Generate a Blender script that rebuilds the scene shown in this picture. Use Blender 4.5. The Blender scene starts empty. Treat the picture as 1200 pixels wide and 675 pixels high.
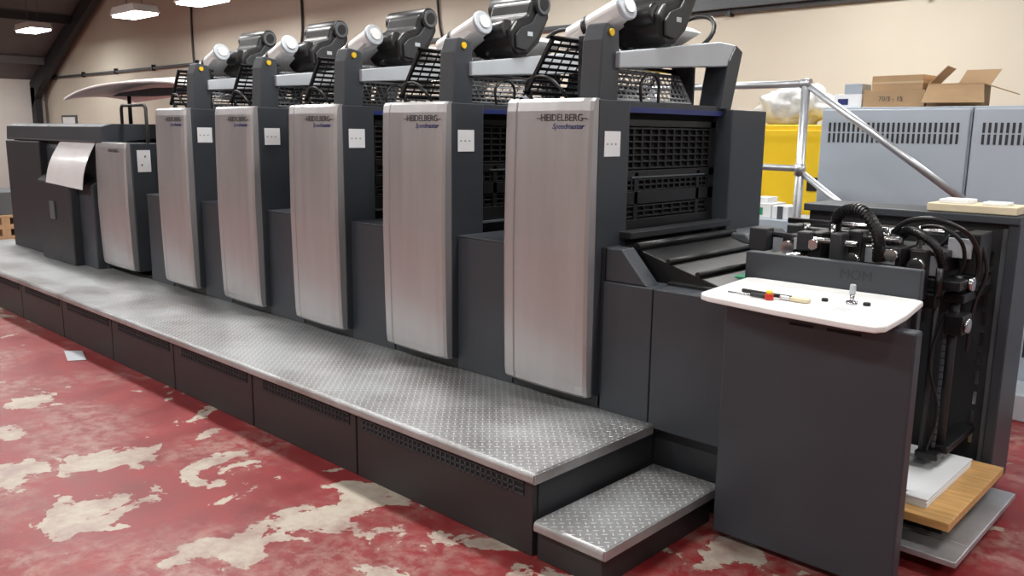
import bpy, bmesh, math, random
from mathutils import Vector, Matrix, noise
random.seed(3)
D=bpy.data; S=bpy.context.scene; COL=S.collection

# ------------------------------------------------------------ materials
def nn(t,k,**kw):
    n=t.nodes.new(k)
    for a,b in kw.items(): setattr(n,a,b)
    return n
def mat(name,col,rough=.5,metal=0.,var=.12,scale=6.,bump=0.,bscale=200.,stretch=None,emit=None,estr=0,coat=0.,alpha=1.):
    m=D.materials.new(name); m.use_nodes=True; t=m.node_tree; b=t.nodes['Principled BSDF']
    tc=nn(t,'ShaderNodeTexCoord'); mp=nn(t,'ShaderNodeMapping'); t.links.new(tc.outputs['Object'],mp.inputs[0])
    if stretch: mp.inputs['Scale'].default_value=stretch
    no=nn(t,'ShaderNodeTexNoise'); no.inputs['Scale'].default_value=scale; no.inputs['Detail'].default_value=5
    t.links.new(mp.outputs[0],no.inputs['Vector'])
    r=nn(t,'ShaderNodeValToRGB'); r.color_ramp.elements[0].position=.3; r.color_ramp.elements[1].position=.7
    r.color_ramp.elements[0].color=tuple(c*(1-var) for c in col)+(1,); r.color_ramp.elements[1].color=tuple(min(1,c*(1+var)) for c in col)+(1,)
    t.links.new(no.outputs[0],r.inputs[0]); t.links.new(r.outputs[0],b.inputs['Base Color'])
    mr=nn(t,'ShaderNodeMapRange'); mr.inputs[3].default_value=max(0,rough-.07); mr.inputs[4].default_value=min(1,rough+.07)
    t.links.new(no.outputs[0],mr.inputs[0]); t.links.new(mr.outputs[0],b.inputs['Roughness'])
    b.inputs['Metallic'].default_value=metal; b.inputs['Coat Weight'].default_value=coat
    if bump>0:
        n2=nn(t,'ShaderNodeTexNoise'); n2.inputs['Scale'].default_value=bscale; t.links.new(mp.outputs[0],n2.inputs['Vector'])
        bp=nn(t,'ShaderNodeBump'); bp.inputs['Strength'].default_value=bump; bp.inputs['Distance'].default_value=.002
        t.links.new(n2.outputs[0],bp.inputs['Height']); t.links.new(bp.outputs[0],b.inputs['Normal'])
    if emit:
        b.inputs['Emission Color'].default_value=emit+(1,); b.inputs['Emission Strength'].default_value=estr
    if alpha<1: b.inputs['Alpha'].default_value=alpha
    return m
DARK=mat('press_charcoal_paint',(.037,.043,.052),.44,0,.08,3,.15,400)
DARK2=mat('press_charcoal_dark',(.020,.022,.026),.5,0,.1,3,.1,400)
SKIRT=mat('platform_skirt_paint',(.022,.019,.020),.5,0,.12,3)
BLACK=mat('black_metal',(.009,.009,.010),.38,.1,.2,8)
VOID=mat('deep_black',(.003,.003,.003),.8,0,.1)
GREY=mat('grey_machine_paint',(.085,.095,.105),.5,0,.08,3)
SILVER=mat('silver_panel_paint',(.45,.445,.45),.32,.55,.045,2.5,.06,300,stretch=(6,6,.6))
STEEL=mat('galvanised_steel',(.50,.52,.55),.35,.7,.1,8)
CHROME=mat('chrome',(.6,.6,.62),.2,1,.1,8)
LIGHTG=mat('light_grey_arm',(.48,.52,.56),.4,.2,.06,4)
WHITE=mat('white_paint',(.82,.82,.81),.4,0,.03,4)
PAPER=mat('white_paper',(.80,.82,.84),.7,0,.03,4)
YEL=mat('yellow_paint',(.82,.53,.012),.45,0,.05,3)
RED=mat('red_plastic',(.55,.02,.01),.35,0,.05)
BLUEC=mat('blue_grey_cabinet',(.38,.43,.49),.45,0,.04,2)
WOODM=mat('plywood',(.58,.33,.12),.5,0,.22,5,.2,60,stretch=(1,9,9))
CARD=mat('cardboard',(.42,.28,.155),.8,0,.1,5)
CARDL=mat('cardboard_inside',(.52,.38,.24),.8,0,.1,5)
NAVY=mat('navy_print',(.02,.03,.14),.4,0,.05)
DGTXT=mat('dark_print',(.06,.06,.065),.4,0,.05)
FAINT=mat('faint_print',(.35,.37,.40),.5,0,.05)
GREEN=mat('green_plastic',(.02,.25,.12),.4,0,.1)
LAMP=mat('lamp_diffuser',(.9,.9,.9),.5,0,.01,4,emit=(1.,.98,.95),estr=12)
BAG=mat('clear_plastic_bag',(.55,.55,.54),.2,0,.2,14,.9,25)
BEIGEP=mat('beige_tray',(.66,.57,.40),.6,0,.08,6)
WALL=mat('beige_wall_paint',(.61,.56,.47),.8,0,.06,.7,.2,60)
WALLD=mat('off_white_wall',(.70,.69,.66),.8,0,.07,.7,.2,60)
ROOF=mat('roof_sheet',(.13,.135,.14),.7,.1,.15,1.5)
RAFT=mat('rafter_steel',(.02,.021,.024),.6,.1,.1)

def floormat():
    m=D.materials.new('worn_red_floor_paint'); m.use_nodes=True; t=m.node_tree; b=t.nodes['Principled BSDF']; L=t.links.new
    tc=nn(t,'ShaderNodeTexCoord')
    def N(s,d,r=.5,dist=0.):
        n=nn(t,'ShaderNodeTexNoise'); n.inputs['Scale'].default_value=s; n.inputs['Detail'].default_value=d; n.inputs['Roughness'].default_value=r; n.inputs['Distortion'].default_value=dist
        L(tc.outputs['Object'],n.inputs['Vector']); return n
    n1=N(3.0,9,.56,.4); n0=N(.42,2); n2=N(4,8,.7); n3=N(28,6); n4=N(13,7,.65,.3); n5=N(1.1,6,.6)
    def ramp(inp,a,b_,c0=(0,0,0,1),c1=(1,1,1,1)):
        r=nn(t,'ShaderNodeValToRGB'); r.color_ramp.elements[0].position=a; r.color_ramp.elements[1].position=b_
        r.color_ramp.elements[0].color=c0; r.color_ramp.elements[1].color=c1; L(inp,r.inputs[0]); return r.outputs[0]
    ad=nn(t,'ShaderNodeMath',operation='MULTIPLY_ADD'); L(n0.outputs[0],ad.inputs[0]); ad.inputs[1].default_value=.55; L(n1.outputs[0],ad.inputs[2])
    ad2=nn(t,'ShaderNodeMath',operation='MULTIPLY_ADD'); L(n4.outputs[0],ad2.inputs[0]); ad2.inputs[1].default_value=.18; L(ad.outputs[0],ad2.inputs[2])
    v=ad2.outputs[0]
    worn=ramp(v,.955,.967)
    scuff=ramp(n5.outputs[0],.46,.60)
    scr=ramp(n4.outputs[0],.40,.60)
    mm=nn(t,'ShaderNodeMath',operation='MULTIPLY'); L(scuff,mm.inputs[0]); L(scr,mm.inputs[1])
    m2=nn(t,'ShaderNodeMath',operation='MULTIPLY'); L(mm.outputs[0],m2.inputs[0]); m2.inputs[1].default_value=.8
    red=ramp(n2.outputs[0],.3,.7,(.150,.010,.012,1),(.27,.021,.023,1))
    mx0=nn(t,'ShaderNodeMix',data_type='RGBA'); L(m2.outputs[0],mx0.inputs[0]); L(red,mx0.inputs[6]); mx0.inputs[7].default_value=(.33,.19,.16,1)
    con=ramp(n2.outputs[0],.38,.58,(.29,.20,.17,1),(.44,.385,.315,1))
    mx=nn(t,'ShaderNodeMix',data_type='RGBA'); L(worn,mx.inputs[0]); L(mx0.outputs[2],mx.inputs[6]); L(con,mx.inputs[7])
    L(mx.outputs[2],b.inputs['Base Color'])
    mr=nn(t,'ShaderNodeMapRange'); L(n2.outputs[0],mr.inputs[0]); mr.inputs[3].default_value=.25; mr.inputs[4].default_value=.55
    L(mr.outputs[0],b.inputs['Roughness'])
    bp=nn(t,'ShaderNodeBump'); bp.inputs['Strength'].default_value=.25; bp.inputs['Distance'].default_value=.003; L(n3.outputs[0],bp.inputs['Height'])
    b2=nn(t,'ShaderNodeBump'); b2.invert=True; b2.inputs['Strength'].default_value=.5; b2.inputs['Distance'].default_value=.002; L(worn,b2.inputs['Height']); L(bp.outputs[0],b2.inputs['Normal'])
    L(b2.outputs[0],b.inputs['Normal'])
    return m
FLOOR=floormat()

def platemat():
    m=D.materials.new('diamond_tread_plate'); m.use_nodes=True; t=m.node_tree; b=t.nodes['Principled BSDF']; L=t.links.new
    tc=nn(t,'ShaderNodeTexCoord'); sp=nn(t,'ShaderNodeSeparateXYZ'); L(tc.outputs['Object'],sp.inputs[0])
    ge=nn(t,'ShaderNodeNewGeometry'); sn=nn(t,'ShaderNodeSeparateXYZ'); L(ge.outputs['True Normal'],sn.inputs[0])
    def M(op,a,bv=None,c=None):
        n=nn(t,'ShaderNodeMath',operation=op)
        for i,v in enumerate((a,bv,c)):
            if v is None: continue
            if isinstance(v,(int,float)): n.inputs[i].default_value=v
            else: L(v,n.inputs[i])
        return n.outputs[0]
    s=1/.030
    x=M('MULTIPLY',sp.outputs[0],s); y=M('MULTIPLY',sp.outputs[1],s)
    u=M('MULTIPLY',M('ADD',x,y),.7071); v=M('MULTIPLY',M('SUBTRACT',x,y),.7071)
    fu=M('SUBTRACT',M('FRACT',u),.5); fv=M('SUBTRACT',M('FRACT',v),.5)
    ch=M('FLOORED_MODULO',M('ADD',M('FLOOR',u),M('FLOOR',v)),2)
    a=M('ADD',M('MULTIPLY',fu,ch),M('MULTIPLY',fv,M('SUBTRACT',1,ch)))
    c=M('ADD',M('MULTIPLY',fv,ch),M('MULTIPLY',fu,M('SUBTRACT',1,ch)))
    e=M('ADD',M('POWER',M('ABSOLUTE',M('DIVIDE',a,.43)),2),M('POWER',M('ABSOLUTE',M('DIVIDE',c,.12)),2))
    mr=nn(t,'ShaderNodeMapRange'); mr.inputs[1].default_value=1.1; mr.inputs[2].default_value=.5; L(e,mr.inputs[0])
    h=M('MULTIPLY',mr.outputs[0],M('GREATER_THAN',sn.outputs[2],.8))
    no=nn(t,'ShaderNodeTexNoise'); no.inputs['Scale'].default_value=2.0; no.inputs['Detail'].default_value=7; no.inputs['Roughness'].default_value=.65; L(tc.outputs['Object'],no.inputs['Vector'])
    r=nn(t,'ShaderNodeValToRGB'); r.color_ramp.elements[0].position=.34; r.color_ramp.elements[1].position=.60
    r.color_ramp.elements[0].color=(.27,.255,.245,1); r.color_ramp.elements[1].color=(.46,.475,.485,1); L(no.outputs[0],r.inputs[0])
    mx=nn(t,'ShaderNodeMix',data_type='RGBA'); L(h,mx.inputs[0]); L(r.outputs[0],mx.inputs[6]); mx.inputs[7].default_value=(.72,.74,.76,1)
    L(mx.outputs[2],b.inputs['Base Color']); b.inputs['Metallic'].default_value=.55
    q=nn(t,'ShaderNodeMapRange'); q.inputs[3].default_value=.24; q.inputs[4].default_value=.46; L(no.outputs[0],q.inputs[0]); L(q.outputs[0],b.inputs['Roughness'])
    bp=nn(t,'ShaderNodeBump'); bp.inputs['Strength'].default_value=.6; bp.inputs['Distance'].default_value=.002; L(h,bp.inputs['Height']); L(bp.outputs[0],b.inputs['Normal'])
    return m
PLATE=platemat()

# ------------------------------------------------------------ geometry helpers
def group(name,loc=(0,0,0)):
    e=D.objects.new(name,None); e.empty_display_size=.1; COL.objects.link(e); return e
def finish(name,bm,m,parent,bevel=0.,smooth=False,seg=2):
    me=D.meshes.new(name); bmesh.ops.recalc_face_normals(bm,faces=bm.faces); bm.to_mesh(me); bm.free()
    if isinstance(m,(list,tuple)):
        for q in m: me.materials.append(q)
    else: me.materials.append(m)
    o=D.objects.new(name,me); COL.objects.link(o)
    if parent: o.parent=parent
    if bevel>0:
        b=o.modifiers.new('bevel','BEVEL'); b.width=bevel; b.segments=seg; b.limit_method='ANGLE'; b.harden_normals=False
    if smooth:
        for p in me.polygons: p.use_smooth=True
    return o
def addbox(bm,x0,x1,y0,y1,z0,z1,M=None):
    vs=[bm.verts.new((x,y,z)) for z in (z0,z1) for y in (y0,y1) for x in (x0,x1)]
    if M:
        for v in vs: v.co=M@v.co
    for f in ((0,1,3,2),(4,6,7,5),(0,4,5,1),(2,3,7,6),(0,2,6,4),(1,5,7,3)):
        bm.faces.new([vs[i] for i in f])
def box(name,x0,x1,y0,y1,z0,z1,m,parent=None,bevel=.004):
    bm=bmesh.new(); addbox(bm,x0,x1,y0,y1,z0,z1); return finish(name,bm,m,parent,bevel)
def boxes(name,L,m,parent=None,bevel=0.,M=None):
    bm=bmesh.new()
    for b in L: addbox(bm,*b,M=M)
    return finish(name,bm,m,parent,bevel)
def prism(name,pts,axis,a0,a1,m,parent=None,bevel=.003,seg=2,smooth=False):
    bm=bmesh.new()
    def P(p,a):
        if axis=='y': return (p[0],a,p[1])
        if axis=='x': return (a,p[0],p[1])
        return (p[0],p[1],a)
    A=[bm.verts.new(P(p,a0)) for p in pts]; B=[bm.verts.new(P(p,a1)) for p in pts]
    bm.faces.new(A); bm.faces.new(B[::-1]); n=len(pts)
    for i in range(n): bm.faces.new([A[i],A[(i+1)%n],B[(i+1)%n],B[i]])
    return finish(name,bm,m,parent,bevel,smooth,seg)
def addcyl(bm,p0,p1,r,r2=None,n=20):
    p0=Vector(p0);p1=Vector(p1);d=p1-p0;L=d.length
    q=d.to_track_quat('Z','Y').to_matrix().to_4x4(); Mx=Matrix.Translation((p0+p1)/2)@q
    bmesh.ops.create_cone(bm,cap_ends=True,segments=n,radius1=r,radius2=r if r2 is None else r2,depth=L,matrix=Mx)
def cyl(name,p0,p1,r,m,parent=None,r2=None,n=20,bevel=0.):
    bm=bmesh.new(); addcyl(bm,p0,p1,r,r2,n); o=finish(name,bm,m,parent,bevel)
    for p in o.data.polygons: p.use_smooth=len(p.vertices)==4
    return o
def cyls(name,L,m,parent=None,n=14):
    bm=bmesh.new()
    for c in L: addcyl(bm,c[0],c[1],c[2],None,n)
    o=finish(name,bm,m,parent)
    for p in o.data.polygons: p.use_smooth=len(p.vertices)==4
    return o
def tube(name,pts,r,m,parent=None,smooth=True,cyclic=False):
    cu=D.curves.new(name,'CURVE'); cu.dimensions='3D'; cu.bevel_depth=r; cu.bevel_resolution=3; cu.use_fill_caps=True; cu.resolution_u=8
    if smooth:
        s=cu.splines.new('BEZIER'); s.bezier_points.add(len(pts)-1)
        for p,q in zip(s.bezier_points,pts): p.co=q; p.handle_left_type='AUTO'; p.handle_right_type='AUTO'
    else:
        s=cu.splines.new('POLY'); s.points.add(len(pts)-1)
        for p,q in zip(s.points,pts): p.co=tuple(q)+(1,)
    s.use_cyclic_u=cyclic
    o=D.objects.new(name,cu); COL.objects.link(o); bpy.context.view_layer.update()
    me=D.meshes.new_from_object(o.evaluated_get(bpy.context.evaluated_depsgraph_get())); D.objects.remove(o)
    me.name=name; me.materials.clear(); me.materials.append(m)
    for p in me.polygons: p.use_smooth=True
    o=D.objects.new(name,me); COL.objects.link(o)
    if parent: o.parent=parent
    return o
def hose(name,pts,r,m,parent):
    o=tube(name,pts,r*.85,m,parent)
    P=[Vector(p) for p in pts]; bm=bmesh.new()
    def cr(p0,p1,p2,p3,t): return .5*((2*p1)+(-p0+p2)*t+(2*p0-5*p1+4*p2-p3)*t*t+(-p0+3*p1-3*p2+p3)*t**3)
    Q=[P[0]]+P+[P[-1]]
    for i in range(len(P)-1):
        n=max(3,int((P[i+1]-P[i]).length/(r*.55)))
        for k in range(n):
            c=cr(Q[i],Q[i+1],Q[i+2],Q[i+3],k/n); c2=cr(Q[i],Q[i+1],Q[i+2],Q[i+3],(k+.4)/n)
            if (c2-c).length>1e-5: addcyl(bm,c,c+(c2-c).normalized()*r*.28,r,None,12)
    finish(name+'_rings',bm,m,parent)
def text(name,s,w,x,y,z,m,parent,shear=0,axis='y',bold=0.):
    cu=D.curves.new(name,'FONT'); cu.body=s; cu.size=.05; cu.extrude=.0006; cu.shear=shear; cu.offset=bold
    o=D.objects.new(name,cu); COL.objects.link(o); bpy.context.view_layer.update()
    me=D.meshes.new_from_object(o.evaluated_get(bpy.context.evaluated_depsgraph_get())); D.objects.remove(o)
    xs=[v.co.x for v in me.vertices]; mn,mx=min(xs),max(xs); k=w/(mx-mn)
    for v in me.vertices:
        px=(v.co.x-mn)*k-w/2; pz=v.co.y*k; d=v.co.z
        v.co=(x+px,y-d,z+pz) if axis=='y' else (x+d,y+px,z+pz)
    me.materials.clear(); me.materials.append(m)
    o=D.objects.new(name,me); COL.objects.link(o); o.parent=parent; return o
def grate(name,p00,p10,p01,nu,nv,wu,wv,m,parent,frame=.008):
    p00,p10,p01=map(Vector,(p00,p10,p01)); U=p10-p00; V=p01-p00; lu,lv=U.length,V.length
    X=U/lu; N=U.cross(V).normalized(); Y=N.cross(X)
    M=Matrix((( X.x,Y.x,N.x,p00.x),(X.y,Y.y,N.y,p00.y),(X.z,Y.z,N.z,p00.z),(0,0,0,1)))
    L=[]
    for i in range(nu+1):
        a=lu*i/nu; w=frame if i in(0,nu) else wu/2; L.append((a-w,a+w,-frame,lv+frame,-.003 if i not in(0,nu) else -.008,.003 if i not in (0,nu) else .008))
    for j in range(nv+1):
        a=lv*j/nv; w=frame if j in(0,nv) else wv/2; L.append((-frame,lu+frame,a-w,a+w,-.0025 if j not in(0,nv) else -.0075,.0025 if j not in (0,nv) else .0075))
    return boxes(name,L,m,parent,0,M)

# ------------------------------------------------------------ building shell
XL=-24.5; YB=8.0; YF=-9.0; XR=10.0; XM=-7.0
ZE=2.8; SL=.435; ZR=ZE+SL*(XM-XL)
box('floor',XL-.3,XR+.3,YF-.3,YB+.3,-.2,0,FLOOR,None,0)
ZRR=ZR-SL*(XR-XM)
prism('wall_back',[(XL,0),(XR,0),(XR,ZRR),(XM,ZR),(XL,ZE)],'y',YB,YB+.2,WALL,None,0)
prism('wall_front',[(XL,0),(XR,0),(XR,ZRR),(XM,ZR),(XL,ZE)],'y',YF-.2,YF,WALL,None,0)
box('wall_left',XL-.2,XL,YF,YB,0,ZE,WALLD,None,0)
box('wall_right',XR,XR+.2,YF,YB,0,ZRR,WALL,None,0)
prism('ceiling',[(XL-.2,ZE-.087),(XM,ZR),(XR+.2,ZRR-.087),(XR+.2,ZRR+.05),(XM,ZR+.15),(XL-.2,ZE+.06)],'y',YF-.2,YB+.2,ROOF,None,0)
rf=group('roof_steelwork')
for k,y in enumerate((7.75,2.2,-3.4,-8.7)):
    prism('rafter_%d'%k,[(XL+.02,ZE-.75),(XL+.6,ZE-.25),(XL+2.4,ZE+SL*2.4-.42),(XM,ZR-.38),(XM,ZR-.06),(XL+.02,ZE-.06)],'y',y-.08,y+.08,RAFT,rf,0)
    prism('rafter_r_%d'%k,[(XM,ZR-.38),(XM,ZR-.06),(XR-.02,ZRR-.06),(XR-.02,ZRR-.4)],'y',y-.08,y+.08,RAFT,rf,0)
    box('column_%d'%k,XL+.02,XL+.32,y-.08,y+.08,0,ZE-.2,RAFT,rf,0)
for k in range(9):
    x=XL+1.2+k*1.9
    if x<XM: box('purlin_%d'%k,x-.04,x+.04,YF+.05,YB-.05,ZE+SL*(x-XL)-.2,ZE+SL*(x-XL)-.03,RAFT if k%2 else ROOF,rf,0)
c=group('wall_conduit')
cyls('conduit_runs',[((XL+.1,YB-.04,2.83),(XR-.1,YB-.04,2.83),.03),((-6.0,YB-.04,3.02),(XR-.1,YB-.04,3.02),.03)],GREY,c)
boxes('cable_tray',[(-6.0,XR-.1,YB-.14,YB-.001,2.85,2.96)],GREY,c)
boxes('brackets',[(x-.02,x+.02,YB-.08,YB-.001,2.78,2.90) for x in [XL+1+1.9*i for i in range(17)]],BLACK,c)
cb=group('wall_cable')
tube('cable_a',[(-.6,YB-.03,4.5),(-.66,YB-.03,3.4),(-.62,YB-.03,2.6),(-.8,YB-.03,1.9),(-.8,YB-.03,.3)],.014,BLACK,cb)
tube('cable_b',[(-12.3,YB-.03,4.3),(-12.25,YB-.03,3.2),(-12.35,YB-.03,2.6),(-12.1,YB-.04,2.3)],.02,BLACK,cb)
tube('cable_c',[(-16.0,YB-.03,4.3),(-16.05,YB-.03,3.2),(-16.0,YB-.03,2.5)],.02,BLACK,cb)
tube('cable_d',[(-8.9,YB-.03,4.5),(-8.95,YB-.03,3.3),(-8.8,YB-.03,2.7),(-8.5,YB-.03,2.3)],.016,BLACK,cb)

# ------------------------------------------------------------ pendant lights
def pendant(x,y,z=3.6,pw=42):
    g=group('pendant_light')
    prism('hood',[(x-.50,z),(x-.40,z+.13),(x+.40,z+.13),(x+.50,z)],'y',y-.22,y+.22,WHITE,g,.01)
    box('diffuser',x-.46,x+.46,y-.19,y+.19,z-.035,z,LAMP,g,0)
    def rz(q): return (ZE+SL*(q-XL) if q<XM else ZR-SL*(q-XM))-.02
    cyls('chains',[((q,y,z+.12),(q,y,rz(q)),.006) for q in (x-.3,x+.3)],GREY,g,6)
    l=D.lights.new('lamp','AREA'); l.shape='RECTANGLE'; l.size=.9; l.size_y=.36; l.energy=pw; l.color=(1,.982,.955)
    o=D.objects.new('lamp',l); o.location=(x,y,z-.045); COL.objects.link(o); o.parent=g
for x in (-22.6,-19.9,-14.9,-12.5,-9.6,-6.2,-2.8,.6): pendant(x,6.4 if x>-22 else 5.2,3.6 if x>-22 and x<-19 else 3.2 if x<-22 else 3.5,50)
for x in (-14,-10.5,-7.5,-4.8,-2.2,.6,3.4): pendant(x,3.3,3.9,60 if x<0 else 40)
for x in (-18,-14,-10.5,-7.,-3.5,0,3.5): pendant(x,-.8,3.9,74 if x<0 else 50)
for x in (-12,-7,-2,3): pendant(x,-5.2,3.9,66)

# ------------------------------------------------------------ PRINTING PRESS
press=group('printing_press')
UW=.53
def silver_panel(x0,x1,z0,z1):
    w=x1-x0
    prof=[(0,.05),(.004,.022),(.02,.010),(.078,.004),(.086,.016),(.094,.000),(.2,-.008),(.35,-.014),(w-.05,-.012),(w-.012,-.004),(w,.010),(w,.05)]
    zs=[0,.01,.04,.2,.5,.8,.96,.99,1]; dz=[.02,.006,.0,-.006,-.012,-.006,0,.006,.02]
    bm=bmesh.new(); rows=[]
    for t,d in zip(zs,dz):
        rows.append([bm.verts.new((x0+px,2.90+py+(d if 0<i<len(prof)-1 else 0),z0+(z1-z0)*t)) for i,(px,py) in enumerate(prof)])
    for a,b in zip(rows,rows[1:]):
        for i in range(len(prof)-1): bm.faces.new((a[i],a[i+1],b[i+1],b[i]))
        bm.faces.new((a[-1],a[0],b[0],b[-1]))
    bm.faces.new(rows[0][::-1]); bm.faces.new(rows[-1])
    return finish('silver_front_panel',bm,SILVER,press,0)
PITCH=.937
for i in range(5):
    x0=-2.80-PITCH*i; x1=x0+.55
    silver_panel(x0,x0+UW,.41,1.75)
    prism('unit_side_body',[(2.945,.42),(3.0,.40),(3.17,.40),(3.17,1.745),(2.945,1.745)],'x',x0+.012,x0+UW+.004,DARK,press,.004)
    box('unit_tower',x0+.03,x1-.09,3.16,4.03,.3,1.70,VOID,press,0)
    xr=x1-.07; L=[]
    def fr(y0,y1,z0,z1,nh,nv,L=L,xr=xr):
        for k in range(nh+1):
            z=z0+(z1-z0)*k/nh; L.append((xr-.02,xr-.004,y0,y1,z-.004,z+.004))
        for k in range(nv+1):
            y=y0+(y1-y0)*k/nv; L.append((xr-.02,xr-.003,y-.006,y+.006,z0,z1))
    ya,yb=3.17,4.02
    L+= [(xr-.022,xr,ya,yb,1.635,1.665),(xr-.022,xr,ya,yb,1.39,1.43),(xr-.022,xr,ya,ya+.05,1.06,1.665),(xr-.022,xr,yb-.05,yb,1.06,1.665),
         (xr-.022,xr,ya,yb,1.27,1.33),(xr-.022,xr+.005,ya,yb,1.06,1.20),(xr-.022,xr,3.30,3.33,1.2,1.42),(xr-.022,xr,3.85,3.88,1.2,1.42)]
    fr(ya+.05,yb-.05,1.44,1.625,6,11); fr(ya+.06,yb-.06,1.335,1.385,2,14); fr(ya+.06,yb-.06,1.21,1.26,2,9)
    boxes('unit_grille',L,BLACK,press,.0015)
    boxes('grille_trim',[(xr,xr+.006,ya+.1,yb-.1,1.395,1.402),(xr,xr+.03,ya+.02,yb-.02,1.115,1.125)],GREY,press)
    prism('top_cover',[(x0+.02,1.70),(x1-.055,1.70),(x1-.04,1.715),(x1-.04,1.745),(x0+.02,1.745)],'y',3.16,4.06,DARK,press,.003)
    box('blue_edge_strip',x1-.042,x1-.036,3.18,4.02,1.695,1.72,NAVY,press,.001)
    box('drive_side_column',x0-.02 if i else x0,x1+.02,4.03,4.40,0.,1.73,DARK,press,.006)
    xs_=x0+UW+.004
    box('white_sticker',xs_-.001,xs_+.002,2.985,3.10,1.50,1.61,PAPER,press,0)
    boxes('sticker_print',[(xs_+.0015,xs_+.0026,3.0+k*.03,3.012+k*.03,1.55,1.558) for k in range(3)],FAINT,press)
    xc=x1-.18
    text('badge_letters','–HEIDELBERG–',.29,xc,2.8845,1.652,DGTXT,press,0,'y',.0006)
    text('badge_model_letters','Speedmaster',.18,xc+.04,2.8845,1.618,NAVY,press,.3,'y',.0008)
    # arch
    prism('arch_front_post',[(2.985,1.74),(3.125,1.74),(3.135,1.90),(3.12,2.06),(3.03,2.075),(3.0,2.0)],'x',x1-.165,x1-.055,DARK,press,.008,3)
    prism('arch_beam',[(3.10,1.885),(4.06,1.95),(4.16,2.03),(4.12,2.06),(3.95,2.065),(3.10,1.955)],'x',x1-.15,x1-.03,LIGHTG,press,.006,3)
    prism('arch_rear_post',[(3.98,1.73),(4.08,1.73),(4.17,2.03),(4.10,2.06),(4.04,1.98)],'x',x1-.16,x1-.02,DARK,press,.006)
    cyl('green_button',(x1-.055,3.06,2.035),(x1-.046,3.06,2.035),.016,YEL,press)
    # ink head
    HZ=.055
    def YH(pts): return [(3.36+(y-3.34)*.66,z+HZ) for y,z in pts]
    prism('ink_head_body',YH([(3.36,1.99),(3.34,2.08),(3.42,2.14),(3.56,2.17),(3.60,2.25),(3.68,2.29),(3.80,2.26),(3.82,2.17),(3.70,2.03),(3.56,1.96),(3.42,1.95)]),'x',x1-.32,x1-.01,BLACK,press,.018,3)
    prism('ink_head_side_cover',YH([(3.40,1.99),(3.39,2.06),(3.45,2.10),(3.58,2.13),(3.66,2.2),(3.76,2.2),(3.74,2.14),(3.62,2.04),(3.52,1.98)]),'x',x1-.01,x1+.005,DARK2,press,.006,2)
    cyl('ink_head_drum',(x1-.36,3.60,2.235+HZ),(x1+.01,3.60,2.235+HZ),.064,BLACK,press,bevel=.008)
    cyl('ink_head_drum_cap',(x1+.009,3.60,2.235+HZ),(x1+.016,3.60,2.235+HZ),.052,GREY,press)
    cyl('ink_head_drum_ring',(x1+.015,3.60,2.235+HZ),(x1+.020,3.60,2.235+HZ),.034,BLACK,press)
    cyl('ink_head_front_drum',(x1-.20,3.38,2.075+HZ),(x1-.04,3.38,2.09+HZ),.052,BLACK,press,bevel=.01)
    box('ink_head_label',x1+.003,x1+.007,3.48,3.52,2.06+HZ,2.082+HZ,LIGHTG,press,0)
    prism('ink_head_bracket',[(3.44,1.93),(3.54,1.94),(3.57,2.04),(3.42,2.03)],'x',x1-.2,x1-.07,DARK2,press,.004)
    bm=bmesh.new(); addcyl(bm,(x0+.10,3.27,2.06),(x1-.14,3.27,2.17),.048,.053,24)
    o=finish('white_roll_cover',bm,WHITE,press,.004)
    cyl('roll_end_ring',(x1-.142,3.27,2.168),(x1-.118,3.27,2.176),.064,LIGHTG,press,bevel=.006)
    cyl('roll_end_hub',(x1-.118,3.27,2.176),(x1-.108,3.27,2.179),.035,WHITE,press)
    cyl('roll_black_clamp',(x0+.20,3.27,2.088),(x0+.225,3.27,2.096),.060,BLACK,press,bevel=.004)
    prism('white_tray_sheet',[(x0+.06,2.005),(x0+.08,2.03),(x1-.22,2.15),(x1-.16,2.12),(x0+.12,1.99)],'y',3.22,3.98,WHITE,press,.004)
    cyls('tray_rods',[((x0+.30,3.2,1.99),(x0+.30,4.03,1.99),.018),((x0+.22,3.2,1.93),(x0+.22,4.03,1.93),.012)],CHROME,press)
    boxes('tray_supports',[(x0+.2,x0+.34,3.2,3.22,1.74,2.05),(x0+.2,x0+.34,4.0,4.02,1.74,2.05)],DARK2,press,.003)
    grate('guard_grate',(x0+.02,3.04,1.79),(x0+.02,4.0,1.79),(x0+.18,3.04,2.03),14,9,.005,.014,BLACK,press,.009)
    grate('rear_guard_grate',(x1-.22,3.2,1.76),(x1-.22,4.0,1.76),(x1-.30,3.2,1.90),20,6,.004,.008,STEEL,press,.006)
    tube('guard_handle',[(x0+.02,3.10,1.745),(x0-.02,3.08,1.80),(x0+.12,3.03,1.86),(x0+.24,3.03,1.80),(x0+.26,3.06,1.745)],.008,BLACK,press)
    cyls('guard_legs',[((x0+.03,3.06,1.745),(x0+.03,3.06,1.80),.008),((x0+.03,4.0,1.70),(x0+.03,4.0,1.80),.008)],BLACK,press)
    tube('guard_loop',[(x1-.05,3.30,1.74),(x1-.05,3.30,1.84),(x1-.05,3.42,1.86),(x1-.05,3.44,1.74)],.007,BLACK,press)
    tube('air_line',[(x1-.25,3.9,1.95),(x1-.1,4.0,2.15),(x1-.3,4.05,2.2),(x1-.5,4.0,1.95)],.012,BLACK,press)
for i in range(5):
    a=-2.80-PITCH*i-.407; b=-2.80-PITCH*i
    box('gap_cabinet',a+.004,b-.002,2.985,4.03,.35,1.06,DARK,press,.005)
    box('gap_cabinet_lid',a+.01,b-.005,2.978,3.4,1.06,1.07,DARK,press,.003)
    x0=-2.80-PITCH*i
    box('unit_lower_body',x0,x0+.55,2.99,4.03,.02,.42,DARK2,press,.003)
box('press_base',-7.95,-2.25,3.02,4.35,0,.36,DARK2,press,0)
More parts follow.
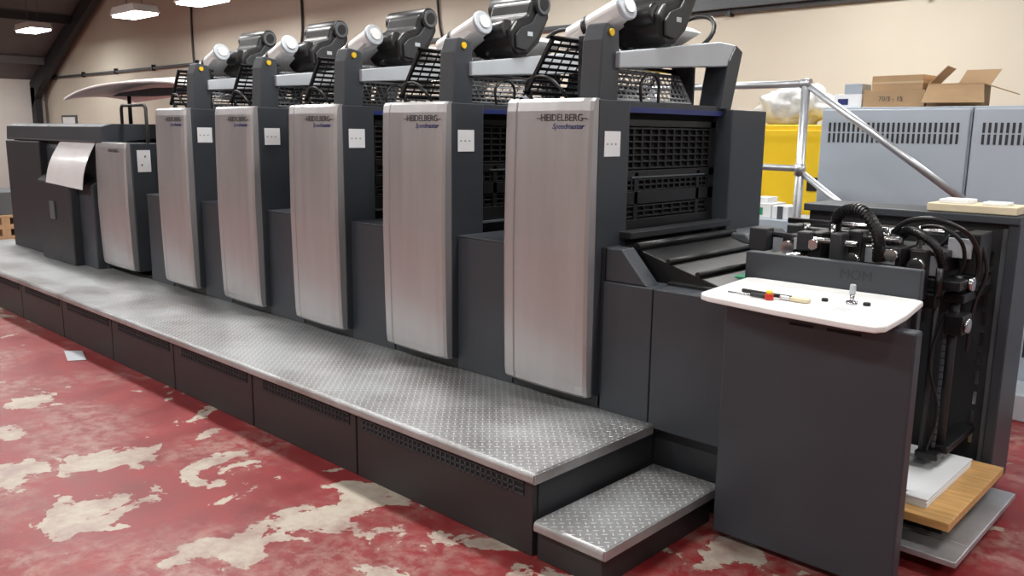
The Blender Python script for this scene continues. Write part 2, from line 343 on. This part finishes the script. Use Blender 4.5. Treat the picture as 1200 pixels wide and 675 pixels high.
silver_panel(-7.78,-7.12,.41,1.48)
box('transfer_side_body',-7.77,-7.102,2.945,3.30,.40,1.475,DARK,press,.005)
box('transfer_body',-7.77,-7.10,3.3,4.1,.36,1.47,DARK,press,.005)
box('white_sticker_l',-7.103,-7.099,2.99,3.10,1.24,1.42,PAPER,press,0)
boxes('sticker_switches',[(-7.1,-7.094,3.02,3.03,1.29,1.305),(-7.1,-7.094,3.05,3.06,1.36,1.375)],GREY,press)
text('badge_letters','–HEIDELBERG–',.24,-7.32,2.8845,1.40,DGTXT,press,0,'y',.0006)
tube('hand_rail',[(-7.62,3.1,1.47),(-7.62,3.1,1.76),(-7.6,3.1,1.79),(-7.16,3.1,1.79),(-7.13,3.1,1.76),(-7.13,3.1,1.47)],.014,BLACK,press,False)
# delivery
prism('delivery_body',[(2.95,.0),(4.2,0),(4.2,1.60),(3.0,1.60),(2.95,1.40)],'x',-10.1,-7.79,DARK,press,.01)
prism('delivery_top_fascia',[(2.90,1.47),(2.91,1.61),(3.0,1.635),(4.1,1.635),(4.1,1.58),(3.0,1.47)],'x',-10.12,-7.6,DARK,press,.006)
box('delivery_fascia_line',-10.0,-7.7,2.896,2.902,1.475,1.487,GREY,press,.001)
prism('delivery_front_box',[(2.79,.35),(2.96,.35),(2.96,1.20),(2.84,1.14),(2.79,1.10)],'x',-8.95,-8.12,DARK2,press,.012)
prism('delivery_front_box_b',[(2.87,.35),(2.96,.35),(2.96,1.15),(2.87,1.10)],'x',-8.12,-7.80,DARK,press,.01)
GLARE=mat('delivery_window_painted_glare',(.88,.89,.90),.12,.1,.03)  # near-white base colour paints in the bright glare on the delivery window
bm=bmesh.new(); rows=[]
for i in range(9):
    u=i/8; rows.append([])
    for j in range(7):
        v=j/6; x=-8.66+.84*u+.05*v; y=2.80+.12*v-.03*math.sin(math.pi*v)-.02*(1-u)*(1-v); z=1.09+.38*v-.03*(1-v)*u
        rows[-1].append((bm.verts.new((x,y,z)),bm.verts.new((x,y-.004,z))))
for i in range(8):
    for j in range(6):
        for k in (0,1): bm.faces.new((rows[i][j][k],rows[i+1][j][k],rows[i+1][j+1][k],rows[i][j+1][k]))
finish('delivery_glare_sheet',bm,GLARE,press,0,True)
box('delivery_panel_box',-8.62,-8.5,2.775,2.79,.75,.92,GREY,press,.004)
box('delivery_left_pillar',-10.1,-9.1,2.88,2.97,.05,1.46,DARK2,press,.01)
# canopy
bm=bmesh.new(); R=[]
NX,NY=14,7
for sgn in (0,1):
    rows=[]
    for i in range(NX+1):
        u=i/NX; x=-9.75+u*3.35
        row=[]
        for j in range(NY+1):
            v=j/NY; half=.30+.25*math.sin(math.pi*min(1,u*.9+.1)); y=3.75+(v-.5)*2*half
            z=1.95+.11*math.sin(math.pi*min(u*1.05,1)*.75)-.05*(2*v-1)**2-(.13*max(0,(u-.72)/.28)**2)
            row.append(bm.verts.new((x,y,z-(.02 if sgn else 0))))
        rows.append(row)
    R.append(rows)
    for i in range(NX):
        for j in range(NY): bm.faces.new((rows[i][j],rows[i+1][j],rows[i+1][j+1],rows[i][j+1]))
A,B=R
for i in range(NX):
    for j in (0,NY): bm.faces.new((A[i][j],A[i+1][j],B[i+1][j],B[i][j]))
for j in range(NY):
    for i in (0,NX): bm.faces.new((A[i][j],A[i][j+1],B[i][j+1],B[i][j]))
finish('delivery_canopy',bm,WHITE,press,0,True)
prism('canopy_rib',[(-9.4,1.93),(-8.4,1.91),(-7.4,1.92),(-7.2,1.97),(-8.4,1.99),(-9.2,1.96)],'y',3.73,3.77,GREY,press,.003)
cyls('canopy_struts',[((-9.0,3.75,1.6),(-9.0,3.75,1.95),.02),((-7.6,3.75,1.45),(-7.6,3.75,1.97),.02)],BLACK,press)

# ---- feeder
box('feeder_cabinet_a',-2.248,-1.985,2.985,3.30,.33,.95,DARK,press,.005)
box('feeder_cabinet_b',-1.98,-1.575,2.985,3.30,.33,.95,DARK,press,.005)
box('feeder_plinth',-2.25,-1.4,3.06,3.3,.0,.33,DARK2,press,0)
box('feeder_inner_body',-2.25,-1.72,3.3,4.03,.0,.90,DARK2,press,.004)
box('unit_feeder_filler',-2.262,-2.246,2.99,3.3,.36,1.1,DARK2,press,0)
prism('feeder_bracket',[(-2.245,1.10),(-2.16,1.10),(-2.02,.95),(-2.245,.95)],'y',2.995,3.09,DARK,press,.006)
prism('feed_board',[(-2.30,1.10),(-2.22,1.10),(-1.72,.96),(-1.72,.92),(-2.3,.92)],'y',3.14,3.98,BLACK,press,.004)
cyls('feed_rollers',[((-2.17,3.12,1.10),(-2.17,4.0,1.10),.018),((-2.0,3.12,1.05),(-2.0,4.0,1.05),.012),((-1.85,3.12,1.01),(-1.85,4.0,1.01),.012)],BLACK,press)
boxes('feed_rails',[(-2.28,-2.2,3.12,4.02,1.13,1.16),(-2.24,-2.18,3.12,4.02,1.03,1.05)],DARK2,press,.003)
prism('feed_side_box_rear',[(-2.24,1.10),(-2.08,1.10),(-1.95,.98),(-1.95,.85),(-2.24,.85)],'y',3.95,4.38,GREY,press,.008)
box('green_guide',-1.82,-1.74,3.35,3.5,.965,.985,GREEN,press,.002)
boxes('feed_ledge',[(-1.985,-1.60,3.10,3.28,.95,.965)],BLACK,press,.002)
box('feeder_cover_door',-1.572,-.874,2.865,2.935,.03,.965,DARK,press,.008)
box('feeder_cover_body',-1.57,-1.02,2.935,3.27,.02,.96,DARK2,press,.004)
boxes('cover_handle_slots',[(-1.31,-1.22,2.862,2.866,.925,.935),(-1.17,-1.05,2.862,2.866,.925,.935)],VOID,press)
box('feeder_side_plate',-1.71,-1.0,3.27,3.31,.05,1.115,DARK,press,.004)
text('chalk_marks','MOM',.12,-1.24,3.2695,1.05,DARK2,press,0,'y',.0)
prism('console_table_top',[(-1.64,2.80),(-1.62,2.765),(-1.58,2.745),(-1.3,2.70),(-1.0,2.672),(-.94,2.68),(-.92,2.72),(-.935,2.95),(-.975,3.24),(-1.01,3.262),(-1.65,3.262),(-1.685,3.24)],'z',.985,1.008,WHITE,press,.006,3)
box('console_table_support',-1.5,-1.0,2.88,3.2,.955,.986,DARK2,press,.003)
cyl('joystick_stem',(-1.14,2.99,1.008),(-1.14,2.99,1.05),.008,CHROME,press)
cyl('joystick_boot',(-1.14,2.99,1.006),(-1.14,2.99,1.018),.02,CHROME,press)
cyl('joystick_knob',(-1.14,2.99,1.045),(-1.14,2.99,1.08),.012,LIGHTG,press,r2=.010,bevel=.003)
cyl('console_button_a',(-1.23,2.97,1.006),(-1.23,2.97,1.020),.012,BLACK,press,bevel=.003)
cyl('console_button_b',(-1.09,3.0,1.006),(-1.09,3.0,1.020),.013,BLACK,press,bevel=.003)
boxes('console_engraving',[(-1.15+.01*k,-1.148+.01*k,2.84,2.90,1.0078,1.0085) for k in range(5)],GREY,press)
box('feeder_rear_frame',-1.79,-.90,4.05,4.28,.0,1.255,DARK2,press,.006)
box('feeder_rear_top_rail',-1.80,-.86,4.0,4.32,1.24,1.275,DARK,press,.005)
box('feeder_rear_right_cover',-.905,-.86,4.02,4.31,.05,1.25,DARK,press,.006)
box('feeder_rear_right_edge',-.925,-.90,4.03,4.06,.1,1.22,GREY,press,.003)
boxes('feeder_rear_slots',[(-.97,-.955,4.04,4.052,.25+.09*k,.31+.09*k) for k in range(10)],CHROME,press)
boxes('cross_beams',[(-1.69,-1.62,3.31,4.05,1.00,1.09),(-1.45,-1.40,3.31,4.05,.95,1.0),(-1.12,-1.07,3.31,4.05,.86,.92)],BLACK,press,.004)
cyls('cross_rods',[((-1.55,3.31,1.10),(-1.55,4.05,1.10),.014),((-1.35,3.31,1.08),(-1.35,4.05,1.08),.012),((-1.24,3.31,1.04),(-1.24,4.05,1.04),.016),
  ((-1.75,3.72,1.14),(-1.18,3.55,1.19),.013),((-1.70,3.62,1.13),(-1.22,3.50,1.16),.010),((-1.78,3.5,1.17),(-1.3,3.42,1.17),.012),((-1.8,3.85,1.2),(-1.1,3.85,1.2),.014)],CHROME,press)
boxes('rod_carriers',[(-1.78,-1.70,3.42,3.5,1.1,1.2),(-1.72,-1.66,3.66,3.78,1.09,1.2),(-1.56,-1.5,3.42,3.5,1.12,1.20),(-1.4,-1.35,3.38,3.46,1.10,1.21)],DARK2,press,.006)
boxes('suction_head_blocks',[(-1.42,-1.16,3.52,3.80,1.07,1.16),(-1.36,-1.30,3.46,3.54,1.02,1.22),(-1.22,-1.02,3.60,3.86,1.02,1.15),(-1.66,-1.58,3.5,3.72,1.08,1.17),(-1.52,-1.46,3.45,3.75,1.09,1.2),
  (-1.12,-1.06,3.5,3.56,.96,1.16),(-1.62,-1.2,3.60,3.66,1.15,1.20),(-1.0,-.93,3.72,3.9,1.05,1.22)],BLACK,press,.006)
boxes('suction_head_plates',[(-1.30,-1.18,3.505,3.515,1.09,1.15),(-1.10,-1.02,3.595,3.603,1.05,1.13),(-1.58,-1.50,3.44,3.45,1.12,1.17),(-1.04,-.95,3.69,3.70,1.12,1.20)],LIGHTG,press,.002)
L=[]
for k,(x,y,z,r) in enumerate([(-1.33,3.45,1.10,.03),(-1.49,3.44,1.15,.022),(-1.19,3.50,1.13,.025),(-1.09,3.49,1.10,.03),(-1.62,3.48,1.12,.03),(-1.25,3.5,1.20,.02)]):
    L.append(((x,y-.02,z),(x,y+.03,z),r))
cyls('suction_head_wheels',L,CHROME,press,18)
cyls('sucker_cups',[((-1.5+k*.12,3.55,.98),(-1.5+k*.12,3.55,1.09),.014) for k in range(5)],BLACK,press)
cyls('adjusting_spindles',[((-1.44,3.50,1.16),(-1.44,3.50,1.235),.011),((-1.24,3.58,1.16),(-1.24,3.58,1.23),.014),((-1.14,3.66,1.15),(-1.14,3.66,1.24),.012),((-1.6,3.6,1.17),(-1.6,3.6,1.22),.016)],CHROME,press)
hose('vacuum_hose',[(-1.48,3.62,1.15),(-1.44,3.55,1.27),(-1.33,3.50,1.30),(-1.25,3.48,1.22),(-1.24,3.5,1.10)],.026,BLACK,press)
hose('vacuum_hose_b',[(-1.30,3.75,1.12),(-1.18,3.62,1.22),(-1.06,3.58,1.18),(-1.02,3.6,1.08)],.018,BLACK,press)
tube('feeder_cable_a',[(-1.3,3.7,1.15),(-1.15,3.6,1.27),(-1.0,3.6,1.26),(-.93,3.7,1.15),(-.95,3.75,1.0),(-1.0,3.8,.95)],.010,BLACK,press)
tube('feeder_cable_b',[(-1.25,3.7,1.15),(-1.12,3.65,1.24),(-1.0,3.62,1.22),(-.97,3.68,1.12),(-1.0,3.7,1.02)],.008,BLACK,press)
tube('feeder_cable_c',[(-1.1,3.8,1.15),(-1.0,3.75,1.22),(-.92,3.8,1.1),(-.96,3.85,.9),(-.98,3.9,.7)],.008,DARK2,press)
cyls('lift_spindles',[((-1.04,3.62,.27),(-1.04,3.62,1.12),.012),((-.99,3.70,.27),(-.99,3.70,1.05),.018)],DARK2,press)
boxes('lift_column_parts',[(-1.08,-.95,3.58,3.74,1.0,1.04),(-1.06,-.97,3.6,3.72,.28,.31),(-1.0,-.93,3.60,3.72,.82,.90),(-1.09,-1.03,3.57,3.65,.92,.98),(-1.03,-.95,3.66,4.05,.94,.98),(-1.03,-.95,3.66,4.05,.30,.33)],BLACK,press,.005)
boxes('lift_chain',[(-1.012,-1.0,3.655,3.667,.32+.03*k,.342+.03*k) for k in range(19)],GREY,press)
cyls('lift_wheels',[((-.93,3.64,.86),(-.915,3.64,.86),.03),((-1.1,3.61,.95),(-1.08,3.61,.95),.022),((-.95,3.7,1.02),(-.93,3.7,1.02),.028)],CHROME,press)
tube('lift_cable',[(-1.0,3.62,.9),(-1.03,3.58,.7),(-.99,3.60,.5),(-1.02,3.62,.3)],.006,BLACK,press)

# ------------------------------------------------------------ walkway platform
wp=group('walkway_platform')
PX1=-1.958
prism('tread_plate',[(2.205,.312),(2.212,.305),(2.225,.305),(2.225,.33),(3.0,.33),(3.0,.35),(2.22,.35),(2.209,.344),(2.205,.335)],'x',-10.6,PX1,PLATE,wp,.003)
box('tread_plate_end_fold',PX1-.004,PX1+.006,2.212,2.99,.305,.346,PLATE,wp,.003)
edges=[-1.975]+[-3.09-.94*k for k in range(8)]+[-10.55]
for k in range(len(edges)-1):
    b,a=edges[k],edges[k+1]
    box('skirt_panel',a+.006,b-.006,2.232,2.26,.0,.306,SKIRT,wp,.003)
    a2=a+(.12 if k else .05)
    boxes('vent_slots',[(a2,b-.05,2.2295,2.233,.240,.288)],VOID,wp)
    n=int((b-a2-.05)/.03)
    boxes('vent_bars',[(a2+q*.03,a2+.008+q*.03,2.226,2.2335,.238,.290) for q in range(n)]+[(a2,b-.05,2.226,2.2335,z,z+.006) for z in (.238,.261,.286)],DARK if k==0 else DARK2,wp)
box('platform_core',-10.55,-1.975,2.26,3.02,.0,.33,DARK2,wp,0)
st=group('platform_step')
prism('step_plate',[(2.205,.128),(2.212,.122),(2.225,.122),(2.225,.15),(3.0,.15),(3.0,.165),(2.22,.165),(2.209,.16),(2.205,.15)],'x',-1.952,-1.625,PLATE,st,.003)
box('step_plate_end_fold',-1.631,-1.619,2.212,2.99,.122,.162,PLATE,st,.003)
box('step_base',-1.955,-1.65,2.235,2.98,.0,.15,SKIRT,st,.003)

# ------------------------------------------------------------ feeder pile
pb=group('pile_lift_plate')
boxes('plate',[(-1.62,-.75,3.33,4.0,.06,.085)],STEEL,pb,.004)
boxes('plate_front',[(-1.0,-.75,3.16,3.33,.06,.085)],STEEL,pb,.004)
boxes('runners',[(-1.55,-.82,3.36,3.42,0,.06),(-1.55,-.82,3.88,3.94,0,.06)],BLACK,pb)
wpal=group('wooden_pallet')
box('board',-1.6,-.80,3.325,3.965,.165,.20,WOODM,wpal,.003)
box('board_front',-1.0,-.80,3.215,3.33,.165,.20,WOODM,wpal,.003)
boxes('bearers',[(-1.55,-.86,3.36,3.44,.085,.165),(-1.55,-.86,3.80,3.88,.085,.165)],BLACK,wpal)
ps=group('paper_stack')
bm=bmesh.new()
for k in range(8):
    j=random.uniform(-.003,.003); addbox(bm,-1.5+j,-.905+j,3.34-j,3.87+j,.20+k*.0045,.2043+k*.0045)
    addbox(bm,-.99,-.905+j,3.29-j,3.34,.20+k*.0045,.2043+k*.0045)
finish('sheets',bm,PAPER,ps)

# ------------------------------------------------------------ things on the table
g=group('paint_brush')
tube('handle',[(-1.52,2.90,1.018),(-1.44,2.885,1.02),(-1.36,2.885,1.02)],.008,BLACK,g)
box('ferrule',-1.36,-1.32,2.872,2.898,1.009,1.026,CHROME,g,.003)
box('bristles',-1.32,-1.25,2.868,2.902,1.009,1.024,BEIGEP,g,.004)
g=group('red_cap_bottle')
cyl('body',(-1.385,2.845,1.008),(-1.385,2.845,1.03),.016,RED,g,bevel=.003); cyl('cap',(-1.385,2.845,1.03),(-1.385,2.845,1.042),.011,YEL,g)
g=group('screwdriver')
cyl('shaft',(-1.56,2.86,1.013),(-1.46,2.85,1.013),.003,CHROME,g); cyl('grip',(-1.46,2.85,1.018),(-1.40,2.845,1.018),.008,DARK2,g,bevel=.002)

# ------------------------------------------------------------ background right
def cab(x0,x1):
    g=group('ventilated_cabinet')
    box('body',x0,x1,5.72,6.35,.08,1.79,BLUEC,g,.006)
    box('door',x0+.008,x1-.008,5.70,5.722,.12,1.775,BLUEC,g,.008)
    box('plinth',x0+.01,x1-.01,5.74,6.33,0,.08,DARK2,g,0)
    n=26; L=[]
    for k in range(n):
        x=x0+.07+(x1-x0-.14)*k/(n-1)
        for z0,z1 in ((1.56,1.62),(1.63,1.69)): L.append((x-.007,x+.007,5.696,5.701,z0,z1))
    boxes('vent_slots',L,DARK2,g)
    L=[]
    for k in range(n):
        x=x0+.07+(x1-x0-.14)*k/(n-1); L.append((x-.006,x+.006,5.696,5.701,.3,.42))
    boxes('lower_vent_slots',L,DARK2,g)
    box('latch',x1-.07,x1-.045,5.688,5.701,.9,1.02,GREY,g,.003)
for k in range(4): cab(-2.49+.945*k,-2.49+.945*k+.94)
g=group('yellow_cabinet')
box('body',-3.9,-2.56,6.05,6.6,.0,1.68,YEL,g,.01); boxes('door_leaf',[(-3.88,-3.24,6.035,6.05,.05,1.64),(-3.225,-2.58,6.035,6.05,.05,1.64)],YEL,g,.004)
boxes('door_handle',[(-3.27,-3.25,6.02,6.036,.9,1.02),(-2.70,-2.62,6.022,6.036,1.20,1.30)],BLACK,g,.002)
g=group('low_vented_cabinet')
box('body',-3.9,-2.52,5.45,5.98,0,1.03,BLUEC,g,.008)
boxes('vent_slots',[(-2.98+k*.03,-2.965+k*.03,5.445,5.451,z,z+.10) for k in range(15) for z in (.85,.73)],DARK2,g)
g=group('parts_box')
box('carton',-2.90,-2.72,5.52,5.75,1.03,1.13,WHITE,g,.004); box('label',-2.86,-2.78,5.516,5.521,1.05,1.10,GREEN,g,0)
box('carton_upper',-2.86,-2.76,5.55,5.7,1.13,1.17,PAPER,g,.003)
g=group('parts_box'); box('carton',-2.70,-2.58,5.50,5.70,1.03,1.12,PAPER,g,.004); box('tape',-2.66,-2.62,5.495,5.5,1.03,1.12,GREY,g,0)
g=group('stair_handrail'); R=.022
yy=5.02
cyls('rails',[((-4.6,yy,1.91),(-2.3,yy,1.91),R),((-2.3,yy,1.91),(-1.28,yy,1.21),R),((-4.6,yy,1.42),(-2.3,yy,1.40),R*.9),((-2.3,yy,1.385),(-1.32,yy,.72),R*.9),
 ((-2.3,yy,.0),(-2.3,yy,1.91),R*1.2),((-1.28,yy,0),(-1.28,yy,1.21),R),((-4.6,yy,0),(-4.6,yy,1.91),R*1.2),((-3.4,yy,0),(-3.4,yy,1.91),R*1.2)],STEEL,g,16)
cyls('rail_knuckles',[((-2.33,yy,1.91),(-2.27,yy,1.91),R*1.35),((-2.3,yy,1.36),(-2.3,yy,1.43),R*1.5)],STEEL,g)
box('stair_stringer',-4.6,-2.3,5.06,5.4,.25,.29,STEEL,g,.004)
boxes('stair_legs',[(-4.55,-4.5,5.1,5.35,0,.25),(-2.4,-2.35,5.1,5.35,0,.25)],STEEL,g)
def rotbox(bm,cx,cy,z0,z1,w,d,ang):
    Mx=Matrix.Translation((cx,cy,0))@Matrix.Rotation(ang,4,'Z'); addbox(bm,-w/2,w/2,-d/2,d/2,z0,z1,Mx)
g=group('cardboard_box')
bm=bmesh.new(); rotbox(bm,-2.06,5.93,1.792,1.90,.38,.28,.05); finish('carton_lower',bm,CARD,g,.003)
bm=bmesh.new(); rotbox(bm,-2.04,5.94,1.90,1.995,.33,.25,-.06); finish('carton_upper',bm,CARD,g,.003)
bm=bmesh.new(); rotbox(bm,-2.04,5.94,1.94,1.955,.334,.254,-.06); finish('tape_band',bm,CARDL,g,0)
text('print','70/3 - 15',.15,-2.07,5.786,1.83,DGTXT,g)
g=group('cardboard_box')
bm=bmesh.new()
def sheet(bm,pts,t=.005):
    P=[Vector(p) for p in pts]; n=(P[1]-P[0]).cross(P[2]-P[0]).normalized()*t
    A=[bm.verts.new(p) for p in P]; B=[bm.verts.new(p+n) for p in P]; k=len(P)
    bm.faces.new(A); bm.faces.new(B[::-1])
    for i in range(k): bm.faces.new((A[i],A[(i+1)%k],B[(i+1)%k],B[i]))
X0,X1,Y0,Y1,Z0,Z1=-.155,.155,-.15,.15,0,.14
sheet(bm,[(X0,Y0,Z0),(X1,Y0,Z0),(X1,Y0,Z1),(X0,Y0,Z1)]); sheet(bm,[(X0,Y1,Z0),(X1,Y1,Z0),(X1,Y1,Z1),(X0,Y1,Z1)])
sheet(bm,[(X0,Y0,Z0),(X0,Y1,Z0),(X0,Y1,Z1),(X0,Y0,Z1)]); sheet(bm,[(X1,Y0,Z0),(X1,Y1,Z0),(X1,Y1,Z1),(X1,Y0,Z1)])
sheet(bm,[(X0,Y0,Z0),(X1,Y0,Z0),(X1,Y1,Z0),(X0,Y1,Z0)])
sheet(bm,[(X0,Y0,Z1),(X0,Y1,Z1),(X0+.10,Y1,Z1+.11),(X0+.10,Y0,Z1+.11)]); sheet(bm,[(X1,Y0,Z1),(X1,Y1,Z1),(X1+.17,Y1,Z1-.06),(X1+.17,Y0,Z1-.06)])
sheet(bm,[(X0,Y0,Z1),(X1,Y0,Z1),(X1+.02,Y0-.06,Z1-.12),(X0-.02,Y0-.08,Z1-.12)]); sheet(bm,[(X0+.12,Y1,Z1),(X1,Y1,Z1),(X1+.05,Y1+.05,Z1+.10),(X0+.16,Y1+.05,Z1+.10)])
for v in bm.verts: v.co=Matrix.Translation((-1.71,5.96,1.793))@Matrix.Rotation(.13,4,'Z')@v.co
finish('open_carton',bm,CARD,g)
g=group('storage_carton')
box('carton_lower',-2.46,-2.27,5.82,6.02,1.792,1.88,PAPER,g,.003); box('carton_upper',-2.40,-2.28,5.84,6.0,1.88,1.95,BLUEC,g,.003); box('label',-2.43,-2.36,5.817,5.82,1.81,1.85,NAVY,g,0)
bm=bmesh.new(); bmesh.ops.create_icosphere(bm,subdivisions=4,radius=1)
for v in bm.verts:
    n=noise.noise(v.co*2.2)*.25+noise.noise(v.co*6)*.08
    p=v.co*(1+n); p.z=max(p.z,-.8); v.co=Vector((-2.96+p.x*.30,6.30+p.y*.19,1.82+p.z*.17))
o=finish('plastic_bag',bm,BAG,None,0,True)
g=group('beige_parts_tray')
box('tray',-1.24,-.88,4.03,4.24,1.277,1.312,BEIGEP,g,.004); boxes('parts',[(-1.2,-1.08,4.06,4.2,1.312,1.33),(-1.03,-.93,4.08,4.18,1.312,1.325)],PAPER,g,.003)
g=group('floor_duct'); box('duct',-1.5,1.2,5.35,5.69,0,.16,LIGHTG,g,.01); boxes('clips',[(x,x+.03,5.34,5.352,0,.165) for x in (-1.2,-.4,.4)],STEEL,g)

# ------------------------------------------------------------ background left
g=group('storage_rack')
L=[]
for x in (-23,-21,-19,-17): 
    for y in (3.2,4.1): L.append((x-.03,x+.03,y-.03,y+.03,0,2.0))
boxes('uprights',L,GREY,g)
boxes('shelves',[(-23,-17,3.2,4.1,z,z+.05) for z in (.15,.75,1.35)],WOODM,g)
boxes('stored_boxes',[(-22.8+k*.75,-22.3+k*.75,3.3,3.9,z+.05,z+.05+random.uniform(.2,.45)) for k in range(7) for z in (.15,.75,1.35)],[CARD],g,.01)
boxes('stored_reams',[(-17.9+k*.3,-17.7+k*.3,3.3,3.7,z+.05,z+.25) for k in range(3) for z in (.15,.75,1.35)],PAPER,g,.01)
g=group('pallet_stack')
boxes('boards',[(-13.6,-12.4,3.0,3.9,z,z+.03) for z in (.0,.12,.15,.27,.30,.42)],CARD,g,.003)
boxes('blocks',[(x,x+.12,y,y+.1,z,z+.09) for x in (-13.6,-13.06,-12.52) for y in (3.0,3.4,3.8) for z in (.03,.18,.33)],CARD,g)
boxes('load',[(-13.5,-12.5,3.05,3.85,.45,.75)],GREY,g,.01)
g=group('wall_notice_board'); box('board',-23.3,-22.3,YB-.03,YB-.001,1.3,1.9,GREY,g,.004); box('sheet',-23.2,-22.4,YB-.035,YB-.03,1.35,1.85,PAPER,g,0)
bm=bmesh.new(); sheet(bm,[(-6.42,2.08,.002),(-6.12,2.0,.002),(-6.05,2.10,.004),(-6.3,2.16,.012)],.001)
finish('paper_scrap',bm,FAINT,None)

# ------------------------------------------------------------ world, camera
w=D.worlds.new('W'); S.world=w; w.use_nodes=True; w.node_tree.nodes['Background'].inputs[0].default_value=(.8,.85,.9,1); w.node_tree.nodes['Background'].inputs[1].default_value=.3
cam=D.cameras.new('camera'); co=D.objects.new('camera',cam); COL.objects.link(co); S.camera=co
cam.sensor_width=36; cam.lens=985/1200*36; cam.clip_end=100; cam.clip_start=.05
r=Vector((.7267,.6869,.0113)); f=Vector((-.6740,.7160,-.1820)).normalized(); r=(r-f*r.dot(f)).normalized(); u=r.cross(f)
co.matrix_world=Matrix(((r.x,u.x,-f.x,0),(r.y,u.y,-f.y,0),(r.z,u.z,-f.z,1.6),(0,0,0,1)))
S.view_settings.view_transform='Standard'; S.view_settings.look='None'; S.view_settings.exposure=0.05
